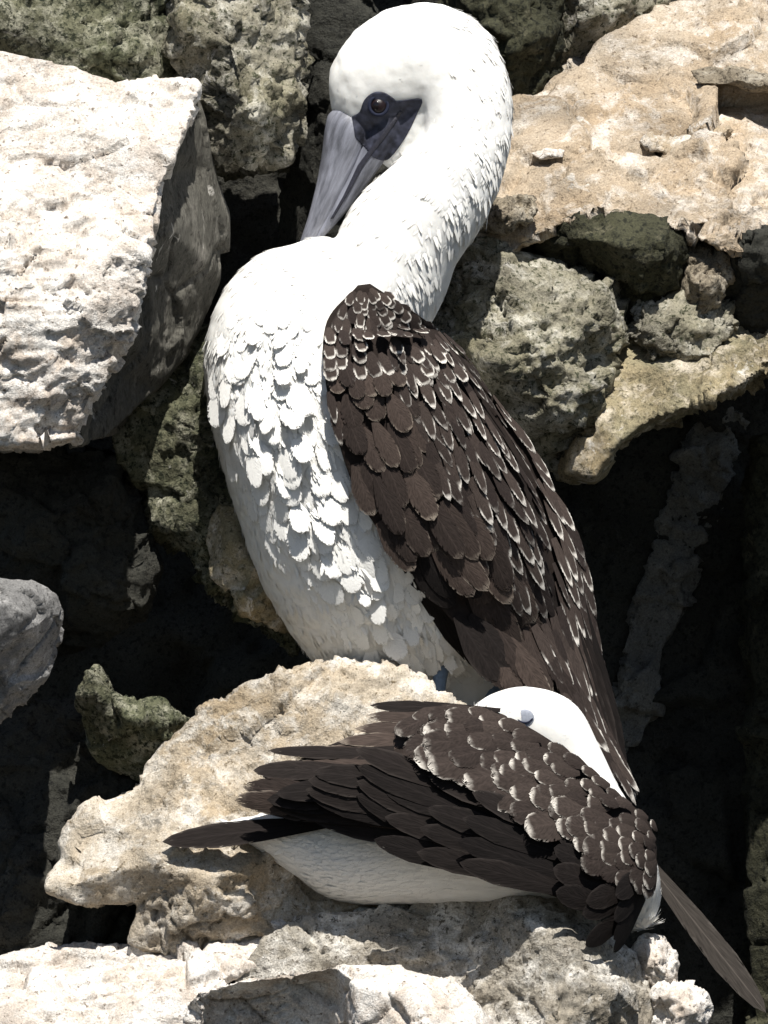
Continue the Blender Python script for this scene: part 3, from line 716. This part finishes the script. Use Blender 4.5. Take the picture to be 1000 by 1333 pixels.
# plumage ripples on the neck, soft and low
nk = np.clip((430 + v1[:, 2]) / 160, 0, 1)
v1 = v1 + n1 * (nk * 2.5 * fbm(v1 * np.array([1, 1, 1.0]), 22, 3, seed=40))[:, None]
BREAST = [(268, 425), (330, 385), (420, 388), (424, 470), (440, 560), (470, 660), (530, 745), (600, 800), (650, 880), (560, 892), (470, 850), (410, 770), (352, 690), (306, 620), (282, 540), (264, 480)]
def edge_fade(x, y, w=45.0):
    best = 1e9; n = len(BREAST)
    for i in range(n):
        a = Vector(BREAST[i]); b = Vector(BREAST[(i + 1) % n]); p = Vector((x, y)); ab = b - a
        t = min(1, max(0, (p - a).dot(ab) / ab.length_squared)); best = min(best, (a + ab * t - p).length)
    return min(1.0, best / w)
belly = np.array([0.35 if (n_[1] < 0.1 and -q[2] > 440) else 0.0 for q, n_ in zip(v1, n1)])
fr = np.array([edge_fade(q[0], -q[2]) if (n_[1] < 0.2 and 380 < -q[2] < 895 and inside(BREAST, q[0], -q[2])) else 0.0 for q, n_ in zip(v1, n1)])
lump, le = facets(v1 * np.array([1, 1, 0.8]) + 900, 30, 77)
lmp = np.clip(le * 2.2, 0, 1) ** 0.6
fr = np.maximum(fr, belly)
v1 = v1 + n1 * (fr * (6.5 * lmp + 3.5 * fbm(v1, 40, 2, seed=78)))[:, None]
bvh1 = bvh_of(me1, v1)
body1_mesh_v = v1.copy(); body1_me = me1.copy()
to_object('body', me1, v1, M['white_body'], B1, O1)
spine1, tan1 = bodyL[2], bodyL[3]          # runs tail -> head, so feathers lie along -tan

# --- bill, facial skin, eye
BILL_UP = [(464, 148, OFF + 48, 18, 12), (458, 162, OFF + 28, 33, 33), (454, 172, OFF + 25, 32, 37), (446, 204, OFF + 24, 28, 31), (433, 242, OFF + 22, 22, 24), (416, 282, OFF + 20, 15, 17), (400, 312, OFF + 20, 9, 11), (389, 330, OFF + 22, 4, 5)]
BILL_LOW = [(528, 128, OFF + 24, 14, 26), (508, 156, OFF + 14, 23, 30), (484, 200, OFF + 14, 19, 25), (464, 234, OFF + 14, 14, 19), (442, 268, OFF + 15, 11, 14), (421, 298, OFF + 16, 7, 9), (402, 322, OFF + 20, 3, 4)]
bill = loft_object('bill', BILL_UP, 'bill', B1, O1, 48, 6)
low = loft_object('lower_mandible', BILL_LOW, 'bill_low', bill, O1)
vb, fb, *_ = loft(BILL_UP, 24, 5)
vl, fl_, *_ = loft(BILL_LOW, 24, 5)
allv = [Vector(p) for p in v1] + [Vector(p) for p in vb] + [Vector(p) for p in vl]
allf = [tuple(p.vertices) for p in body1_me.polygons] + [tuple(i + len(v1) for i in f) for f in fb] + [tuple(i + len(v1) + len(vb) for i in f) for f in fl_]
bvh_head = BVHTree.FromPolygons(allv, allf)
skin_patch('facial_skin', bvh_head, [(458, 151), (468, 145), (474, 130), (486, 120), (500, 120), (513, 128), (518, 131), (549, 129), (541, 152), (528, 178), (514, 198), (502, 208), (486, 204), (476, 192), (464, 180), (461, 168)], 'mask', B1, O1, lift=0.9, thick=5.0, step=3, rounded=True)
skin_patch('gape_line', bvh_head, [(521, 143), (524, 146), (500, 180), (484, 200), (472, 217), (452, 254), (434, 284), (430, 284), (447, 254), (466, 214), (480, 195), (497, 174)], 'gape', bill, O1, lift=1.6, thick=3.0, step=3)
pe, _ = front(bvh_head, 493, 137); ed = pe.y
eye = ball('eye', 493, 137, ed + 1, 11, 8, 'iris', B1, O1)
ball('pupil', 492, 137, ed - 3.6, 7, 3.4, 'pupil', eye, O1)
torus('eye_ring', 493, 137, ed - 2.0, 12.0, 2.4, 'ring', eye, O1)

# --- breast feathers, one by one
cnt = 0; barbs = []
yy = 400; row = 0
spots = []
while yy < 890:
    xx = 262 + (row % 2) * 14
    while xx < 660:
        x = xx + random.uniform(-6, 6); y = yy + random.uniform(-5, 5)
        if inside(BREAST, x, y): spots.append((x, y))
        xx += 19
    yy += 13.5; row += 1
low_puffs = []; ys_ = sorted(q[1] for q in spots); single_to = ys_[min(285, len(ys_) - 1)]
for x, y in sorted(spots, key=lambda q: -q[1]):
    p, nn = front(bvh1, x, y)
    if p is None or nn.x < -0.95: continue
    k = np.argmin(((spine1 - np.array(p)) ** 2).sum(1)); fl = -Vector(tan1[k])
    fl = fl + Vector((random.uniform(-.28, .28), 0, random.uniform(-.1, .1)))
    fl = fl - nn * fl.dot(nn); fl.normalize()
    sz = random.uniform(20, 29) * (0.62 + 0.38 * min(1, max(0, (y - 385) / 90))) * (1.0 if y < 720 else 0.85)
    hk = min(1, max(.2, (y - 400) / 90)) * min(1, max(.35, (900 - y) / 170)) * min(1, max(.15, (nn.x + 0.95) / 0.5)) * random.uniform(.4, 0.85) * (0.15 + 0.85 * edge_fade(x, y, 70))
    nv = nn + Vector((random.uniform(-.12, .12), 0, random.uniform(-.12, .12)))
    args = (p - nn * 1.6, fl + nn * (0.012 + 0.028 * hk), nv, sz * random.uniform(1.6, 2.1), sz * random.uniform(0.95, 1.4), sz * 0.30 * hk)
    if y < single_to:
        add_feather('breast_feather', B1, 'puff', 'white_feather', *args); cnt += 1
    else: low_puffs.append(frame(*args))
    xa = fl.cross(nn).normalized()
    for q in range(2):
        o = random.uniform(-.45, .45); bz_ = random.uniform(4, 6.5)
        barbs.append(frame(p + fl * sz * (1.15 - 1.2 * o * o + random.uniform(-.3, .1)) + xa * o * sz * 1.05 + nn * (sz * 0.08 * hk - 3), fl + xa * o * 0.9 + nn * random.uniform(-.02, .10), nn, bz_ * 2.6, bz_, bz_ * .5))
if low_puffs: feather_cloud('belly_feathers', B1, 'white_feather', 'puff', low_puffs)
feather_cloud('breast_down', B1, 'white_feather', 'narrow', barbs)
def near_front(P): return 1.0
def keep1(P):
    x, y = P[0], -P[2]
    if y < 235 and x < 552 and y > 112 and P[1] < OFF + 60: 
        # bare face and bill base stay clear
        if inside([(405, 140), (470, 138), (480, 112), (505, 112), (560, 122), (548, 160), (500, 235), (400, 235)], x, y): return 0
    if y < 165 and x < 575:
        return 0.55
    if y < 430:
        k = np.argmin(((spine1 - P) ** 2).sum(1)); o = P[0] - spine1[k][0]
        if o < 8 and RNG.random() < (0.5 if o < -5 else 0.3): return 0
    return 1.0
def size1(P):
    y = -P[2]; x = P[0]
    if y < 200 and x < 575: return 4.5
    if y < 430: return 4.8
    return 5
pl = down_placements(body1_me, body1_mesh_v, spine1, tan1, 34000, size1, keep1, tilt=0.018, sgn=-1.0, jit=0.2)
feather_cloud('plumage', B1, 'white_feather', 'narrow', pl)
# nape tufts: longer loose feathers standing off the back of the neck
nap = []
for i in range(900):
    y = random.uniform(150, 430); x = random.uniform(520, 680) if y < 300 else random.uniform(470, 600)
    p, nn = front(bvh1, x, y)
    if p is None or nn.x < 0.1: continue
    k = np.argmin(((spine1 - np.array(p)) ** 2).sum(1)); fl = -Vector(tan1[k]); fl = fl - nn * fl.dot(nn)
    sx = Vector((1, 0, -0.5)); sx = sx - nn * sx.dot(nn)
    fl = (fl.normalized() * 0.75 + sx * 0.75); fl.normalize()
    sz = random.uniform(4, 7)
    nap.append(frame(p - nn * 2, fl + nn * random.uniform(0.02, 0.08), nn, sz * 4.6, sz, sz * 0.6))
feather_cloud('nape_plumage', B1, 'white_feather', 'narrow', nap)

# --- wing
def curve(P, u):
    P = np.array(P, float); n = len(P) - 1
    C = curve.cache.setdefault(P.tobytes(), catmull(P, 12))
    t = min(max(u, 0), 1) * (len(C) - 1); i = min(int(t), len(C) - 2); f = t - i
    return C[i] * (1 - f) + C[i + 1] * f
curve.cache = {}

class Wing:
    def __init__(s, left, right, bulge, bvh=None, gap=10): s.l, s.r, s.b, s.bvh, s.gap = left, right, bulge, bvh, gap
    def p(s, u, v):
        a = curve(s.l, u); b = curve(s.r, u); q = a * (1 - v) + b * v
        d = q[2] - s.b * math.sin(math.pi * min(max(v, 0), 1)) * math.sin(math.pi * min(1, 0.15 + u * 0.75))
        if s.bvh is not None:
            for ox, oy in ((0, 0), (14, 0), (-14, 0), (0, 14), (0, -14)):
                h, _ = front(s.bvh, q[0] + ox, q[1] + oy)
                if h is not None: d = min(d, h.y - s.gap)
        return Vector((q[0], d, -q[1]))
    def frame(s, u, v):
        e = 0.01; u0, u1 = max(0, u - e), min(1, u + e); v0, v1_ = max(0, v - 0.03), min(1, v + 0.03)
        tu = s.p(u1, v) - s.p(u0, v); tv = s.p(u, v1_) - s.p(u, v0)
        n = tu.cross(tv)
        if n.y > 0: n = -n
        return s.p(u, v), tu.normalized(), tv.normalized(), n.normalized()
    def mesh(s, name, parent, origin, thick, nu=70, nv=30):
        vs = []; fs = []
        for i in range(nu + 1):
            for j in range(nv + 1): vs.append(tuple(s.p(i / nu, j / nv)))
        for i in range(nu):
            for j in range(nv):
                a = i * (nv + 1) + j; fs.append((a, a + 1, a + nv + 2, a + nv + 1))
        back = len(vs); m = nv + 1
        for k in range(back):
            i, j = divmod(k, m); f = math.sin(math.pi * min(max(i / nu, 0.02), 0.98)) ** .5 * math.sin(math.pi * min(max(j / nv, 0.03), 0.97)) ** .5
            vs.append((vs[k][0], vs[k][1] + 4 + thick * f, vs[k][2]))
        fs += [tuple(back + q for q in f[::-1]) for f in fs]
        ring = [j for j in range(m)] + [i * m + nv for i in range(1, nu + 1)] + [nu * m + j for j in range(nv - 1, -1, -1)] + [i * m for i in range(nu - 1, 0, -1)]
        for q in range(len(ring)):
            a, b = ring[q], ring[(q + 1) % len(ring)]; fs.append((a, b, back + b, back + a))
        me = bpy.data.meshes.new(name); me.from_pydata(vs, [], fs)
        bm = bmesh.new(); bm.from_mesh(me); bmesh.ops.recalc_face_normals(bm, faces=bm.faces); bm.to_mesh(me); bm.free()
        return to_object(name, me, np.array(vs, float), M['wingskin'], parent, origin)

w1 = Wing([(466, 372, OFF - 108), (424, 425, OFF - 150), (428, 520, OFF - 172), (468, 650, OFF - 176), (545, 755, OFF - 160), (625, 850, OFF - 125), (700, 925, OFF - 85), (770, 985, OFF - 40), (812, 1030, OFF - 10)],
          [(482, 370, OFF - 100), (572, 432, OFF - 50), (640, 515, OFF - 10), (702, 605, OFF + 12), (750, 705, OFF + 22), (776, 820, OFF + 25), (790, 910, OFF + 18), (803, 975, OFF + 10), (816, 1032, OFF)], 26, bvh1, 20)
wing1 = w1.mesh('wing', B1, O1, 26)
def wing_row(W_, wing, name, u, v0, v1_, n, L, Wd, kind, mat, splay=0.0, lift=4.0, tilt=0.018, jit=0.15, H=None, du=0.006, glob=0.0):
    for j in range(n):
        v = v0 + (v1_ - v0) * (j + 0.5 + random.uniform(-.2, .2)) / n
        uu = u + random.uniform(-du, du)
        p, tu, tv, nn = W_.frame(uu, v)
        if glob: tu = (tu * (1 - glob) + Vector((0.5, 0, -0.86)) * glob).normalized()
        s_ = splay + random.uniform(-jit, jit)
        d = tu + tv * s_
        d = d - nn * d.dot(nn); d.normalize()
        k = random.uniform(0.88, 1.12)
        add_feather(name, wing, kind, mat, p + nn * (lift + random.uniform(-1, 1)), d + nn * tilt, nn, L * k, Wd * random.uniform(.9, 1.1), (H or Wd * 0.28))
# long dark secondaries / primaries, lowest layer
for j in range(9):
    f = j / 8.0
    a = curve(w1.l, 0.40 + 0.16 * f); b = curve(w1.r, 0.50)
    st_ = a * (1 - 0.35 * f - 0.05) + b * (0.35 * f + 0.05)
    tip = (640 + 165 * f ** 0.8, 880 + 130 * f, OFF - 60 + 50 * f)
    quill('flight_feather', wing1, (st_[0], st_[1], st_[2] - 12 + 6 * f), tip, 46, 'quill', H=18)
for j in range(6):
    f = j / 5.0
    quill('flight_feather', wing1, (690 + 60 * f, 740 + 20 * f, OFF - 60 + 60 * f), (770 + 44 * f, 985 + 46 * f, OFF - 30 + 26 * f), 34, 'quill', H=14)
# dark lower-edge coverts
for u, n_, L, Wd in ((0.62, 3, 95, 34), (0.54, 3, 95, 36), (0.46, 3, 90, 36), (0.385, 3, 80, 34), (0.31, 3, 66, 32)):
    wing_row(w1, wing1, 'covert', u, 0.0, 0.26, n_, L, Wd, 'round', 'covert' if random.random() < .7 else 'quill', 0.02, 3, du=.025, glob=.2)
# big brown coverts in the middle
for u, v0, v1_, n_, L, Wd in ((0.62, .25, .60, 5, 104, 32), (0.56, .22, .58, 5, 104, 32), (0.50, .2, .56, 5, 100, 32), (0.44, .18, .55, 5, 96, 32), (0.385, .15, .53, 5, 88, 32), (0.33, .10, .5, 5, 78, 31), (0.28, .04, .5, 6, 66, 29), (0.235, 0.0, .48, 6, 54, 28), (0.20, 0.0, .48, 6, 46, 26)):
    wing_row(w1, wing1, 'covert', u, v0, v1_, n_, L, Wd, 'round', 'covert', 0.0, 7 - 3 * u, du=.022, glob=.45)
# scapulars along the back edge
for i_, u in enumerate(np.linspace(0.84, 0.13, 25)):
    big = (u - 0.15) / 0.65
    n_ = 9 if u < 0.6 else (8 if u < 0.72 else 6)
    wing_row(w1, wing1, 'scapular', u, 0.46 if u < .7 else .40, 1.0, n_, 42 + 44 * big, 15 + 8 * big, 'narrow', 'scapular', -0.06, 7, 0.018, 0.15, du=.014)
# small shoulder coverts
for i_, u in enumerate(np.linspace(0.19, 0.02, 10)):
    wing_row(w1, wing1, 'shoulder_covert', u, 0.0, 1.0, 11 - i_ // 2, 32 - 1.4 * i_, 19 - 0.8 * i_, 'round', 'scapular', 0.0, 8, 0.03, 0.25, du=.012, glob=.3)
# worn whitish feathers at the wing's front edge
for u in (0.24, 0.27, 0.44, 0.50):
    p, tu, tv, nn = w1.frame(u, 0.03)
    add_feather('edge_feather', wing1, 'narrow', 'scapular', p + nn * 5 - tv * 3, tu + nn * 0.02, nn, 44, 13, 5)

# --- tail and legs
tail = quill('tail', B1, (690, 850, OFF + 20), (800, 1010, OFF + 15), 60, 'quill', H=20)
for k in range(4):
    quill('tail_feather', tail, (690 + 14 * k, 850 - 8 * k, OFF + 12 + 4 * k), (790 + 9 * k, 1000 + 12 * k, OFF + 10 + 2 * k), 30, 'quill', H=10)
for sx, (lx, ly) in enumerate(((572, 880), (640, 900))):
    leg = loft_object('leg', [(lx + 8, ly - 50, OFF + 20 + 20 * sx, 16, 16), (lx + 4, ly - 20, OFF - 40 + 60 * sx, 12, 12), (lx, ly + 10, OFF - 60 + 60 * sx, 9, 9), (lx, ly + 45, OFF - 70 + 60 * sx, 8, 8), (lx, ly + 62, OFF - 80 + 60 * sx, 9, 10)], 'foot', B1, O1, 12, 4)
    bz = OFF - 90 + 60 * sx; fy = ly + 64
    vs = [(lx, bz + 10, -fy + 8), (lx - 34, bz - 60, -fy - 2), (lx - 10, bz - 78, -fy - 2), (lx + 16, bz - 70, -fy - 2), (lx + 34, bz - 40, -fy - 2)]
    vs = vs + [(a, b, c - 6) for a, b, c in vs]
    fs = [(0, 1, 2), (0, 2, 3), (0, 3, 4), (7, 6, 5), (8, 7, 5), (9, 8, 5), (0, 5, 6, 1), (1, 6, 7, 2), (2, 7, 8, 3), (3, 8, 9, 4), (4, 9, 5, 0)]
    mef = bpy.data.meshes.new('webbed_foot'); mef.from_pydata(vs, [], fs); to_object('webbed_foot', mef, np.array(vs, float), M['foot'], leg, O1, False)
rock('standing_ledge', [(500, 950, -40), (560, 944, -60), (660, 962, -40), (720, 985, 0), (720, 1150, -60), (500, 1150, -60)], [(600, 1000, -70)], 260, M['brown'], 'small ledge under the preening bird, hidden behind the tan ledge', voxel=5, rough=(3, 4, 2), seed=31, cat=None, kind='structure')

# ================================================================== the sleeping bird
D2 = -225
B2 = bpy.data.objects.new('seabird', None); COL.objects.link(B2); B2.location = W(560, 1175, D2); B2.empty_display_size = 0.05
tag(B2, 'seabird lying asleep on the rounded boulder with its white head tucked into brown back feathers', 'bird', 'seabirds on the cliff')
O2 = W(600, 1080, D2)
b2 = loft([(300, 1074, D2 + 5, 10, 14), (345, 1080, D2, 26, 34), (400, 1088, D2, 54, 58), (455, 1092, D2, 80, 76), (545, 1082, D2 - 4, 92, 88), (650, 1076, D2 - 4, 98, 94), (745, 1100, D2, 88, 90), (796, 1134, D2, 62, 74), (822, 1168, D2 + 4, 38, 52), (834, 1205, D2 + 6, 14, 20)], 30, 6)
h2 = loft([(815, 1150, D2 + 22, 40, 40), (800, 1095, D2 + 34, 42, 42), (774, 1040, D2 + 40, 35, 38), (748, 990, D2 + 42, 37, 40), (716, 954, D2 + 38, 50, 46), (680, 937, D2 + 28, 46, 42), (648, 932, D2 + 14, 34, 32), (618, 934, D2 + 5, 18, 18)], 26, 6)
me2, v2 = union_mesh([b2, h2], 3.5, 3)
bvh2 = bvh_of(me2, v2); me2c = me2.copy(); v2c = v2.copy()
to_object('body', me2, v2, M['white_body'], B2, O2)
sp2 = np.vstack([b2[2], h2[2]]); tn2 = np.vstack([-b2[3], -h2[3]])      # flow: breast -> tail, head -> breast
pl2 = down_placements(me2c, v2c, sp2, tn2, 17000, lambda P: 6.5, lambda P: 0.5 if -P[2] < 1000 else 1, 0.04, 1.0, 0.35)
feather_cloud('plumage', B2, 'white_feather', 'narrow', pl2)
pe, ne = front(bvh2, 682, 930)
ey = ball('eyelid', 682, 933, pe.y + 1.2, 12, 2.4, 'lid', B2, O2)
loft_object('eye_slit', [(672, 934, pe.y - .6, .8, 1), (678, 938, pe.y - 1.2, 1.3, 1.2), (686, 938, pe.y - 1.2, 1.3, 1.2), (692, 933, pe.y - .6, .8, 1)], 'ring', ey, O2, 8, 3)
bill2 = loft_object('bill', [(640, 945, D2 + 0, 20, 18), (600, 946, D2 - 14, 15, 14), (550, 950, D2 - 26, 10, 10), (500, 954, D2 - 32, 5, 5)], 'bill', B2, O2, 16)

w2 = Wing([(852, 1100, D2 - 40), (838, 1062, D2 - 50), (790, 1020, D2 - 48), (735, 975, D2 - 46), (670, 936, D2 - 44), (600, 918, D2 - 50), (520, 938, D2 - 56), (440, 978, D2 - 56), (370, 1008, D2 - 50), (318, 1032, D2 - 40)],
          [(850, 1140, D2 - 56), (815, 1188, D2 - 90), (770, 1178, D2 - 118), (710, 1158, D2 - 130), (640, 1136, D2 - 134), (580, 1100, D2 - 134), (520, 1074, D2 - 130), (450, 1058, D2 - 112), (380, 1046, D2 - 80), (320, 1038, D2 - 42)], 30, bvh2, 10)
wing2 = w2.mesh('wing', B2, O2, 24)
# long dark primaries folded towards the tail
for u in (0.74, 0.66, 0.58, 0.50):
    for v in (0.90, 0.72, 0.54, 0.38, 0.24, 0.10):
        p, tu, tv, nn = w2.frame(u + random.uniform(-.02, .02), v + random.uniform(-.03, .03))
        T_ = Vector((288 + 70 * (1 - v) + random.uniform(0, 60), D2 - 30, -(980 + 62 * v + random.uniform(-6, 6))))
        T_.y = D2 - 60 - 30 * v; d = T_ - p; L = min(d.length, 230)
        add_feather('flight_feather', wing2, 'long', 'quill' if random.random() < .7 else 'covert', p + nn * 4, d.normalized() + nn * 0.01, nn, L, 34, 8)
# plain dark secondaries low on the flank
for u in (0.66, 0.58, 0.50, 0.42, 0.34, 0.26, 0.18, 0.11, 0.05):
    for v in (0.93, 0.80, 0.67, 0.54):
        p, tu, tv, nn = w2.frame(u + random.uniform(-.01, .01), v + random.uniform(-.03, .03))
        d = tu + tv * 0.10; d = d - nn * d.dot(nn); d.normalize()
        add_feather('secondary', wing2, 'long', 'quill', p + nn * 3, d + nn * 0.008, nn, 170 if u > .2 else 90, 34, 6)
# scalloped coverts
for i_, u in enumerate(np.linspace(0.60, 0.08, 15)):
    f = 1 - i_ / 14
    n_ = 7
    top = 0.02; bot = 0.34 + 0.30 * (1 - f)
    L = 34 + 46 * f; Wd = 28 + 24 * f
    for j in range(n_):
        v = top + (bot - top) * (j + 0.5 + random.uniform(-.15, .15)) / n_
        uu = u - 0.10 * (j / n_) * (1 if f > .3 else .5) + random.uniform(-.016, .016)
        p, tu, tv, nn = w2.frame(max(0.01, uu), v)
        d = tu * 0.9 + tv * (0.5 + random.uniform(-.22, .22)); d = d - nn * d.dot(nn); d.normalize()
        sc = (0.55 + 0.45 * (j / (n_ - 1))) * random.uniform(.85, 1.15)
        add_feather('covert', wing2, 'round', 'scallop', p + nn * (8 + (1 - j / n_) * 3), d + nn * 0.07, nn, L * sc * 1.15, Wd * sc, Wd * 0.4)
# dark back feathers folded over the tucked bill
for p0, p1, wd in (((650, 922, D2 - 64), (482, 916, D2 - 44), 22), ((640, 930, D2 - 72), (476, 930, D2 - 52), 24), ((620, 940, D2 - 80), (462, 946, D2 - 60), 24), ((600, 955, D2 - 90), (440, 962, D2 - 70), 24), ((580, 968, D2 - 96), (390, 978, D2 - 70), 24), ((560, 980, D2 - 102), (350, 974, D2 - 66), 22)):
    quill('back_feather', wing2, p0, p1, wd, 'quill' if wd < 24 else 'covert', 'long', normal=(0, -0.8, 0.6), H=8)
# tail
tail2 = quill('tail', B2, (450, 1064, D2 - 70), (214, 1092, D2 - 30), 38, 'quill', normal=(0, -1, 0.5), H=5)
for k in range(6):
    quill('tail_feather', tail2, (440 + random.uniform(-10, 10), 1046 + 8 * k, D2 - 74 - k), (212 + random.uniform(0, 26), 1076 + 6 * k, D2 - 34), 22, 'quill' if k < 3 else 'quill_grey', normal=(0, -1, 0.5), H=4)
# far wing hanging down behind the breast
far = quill('far_wing', B2, (822, 1096, D2 + 40), (994, 1314, D2 + 40), 40, 'quill_grey', normal=(0.4, -1, 0.25), H=7)
quill('flight_feather', far, (826, 1094, D2 + 34), (978, 1292, D2 + 34), 26, 'quill', normal=(0.6, -1, 0.4), H=5)
quill('flight_feather', far, (818, 1108, D2 + 36), (960, 1282, D2 + 36), 24, 'quill_grey', normal=(0.3, -1, 0.1), H=5)
quill('flight_feather', far, (826, 1100, D2 + 28), (930, 1236, D2 + 28), 22, 'quill_grey', normal=(0.3, -1, 0.2), H=5)
quill('flight_feather', far, (820, 1086, D2 + 28), (900, 1162, D2 + 28), 26, 'quill_grey', normal=(0.4, -1, 0.5), H=6)
quill('flight_feather', far, (822, 1080, D2 + 34), (890, 1148, D2 + 34), 20, 'quill', normal=(0.4, -1, 0.6), H=5)
if cnt > 300: print('many')
print('breast feathers', cnt, 'objects', len(bpy.data.objects))
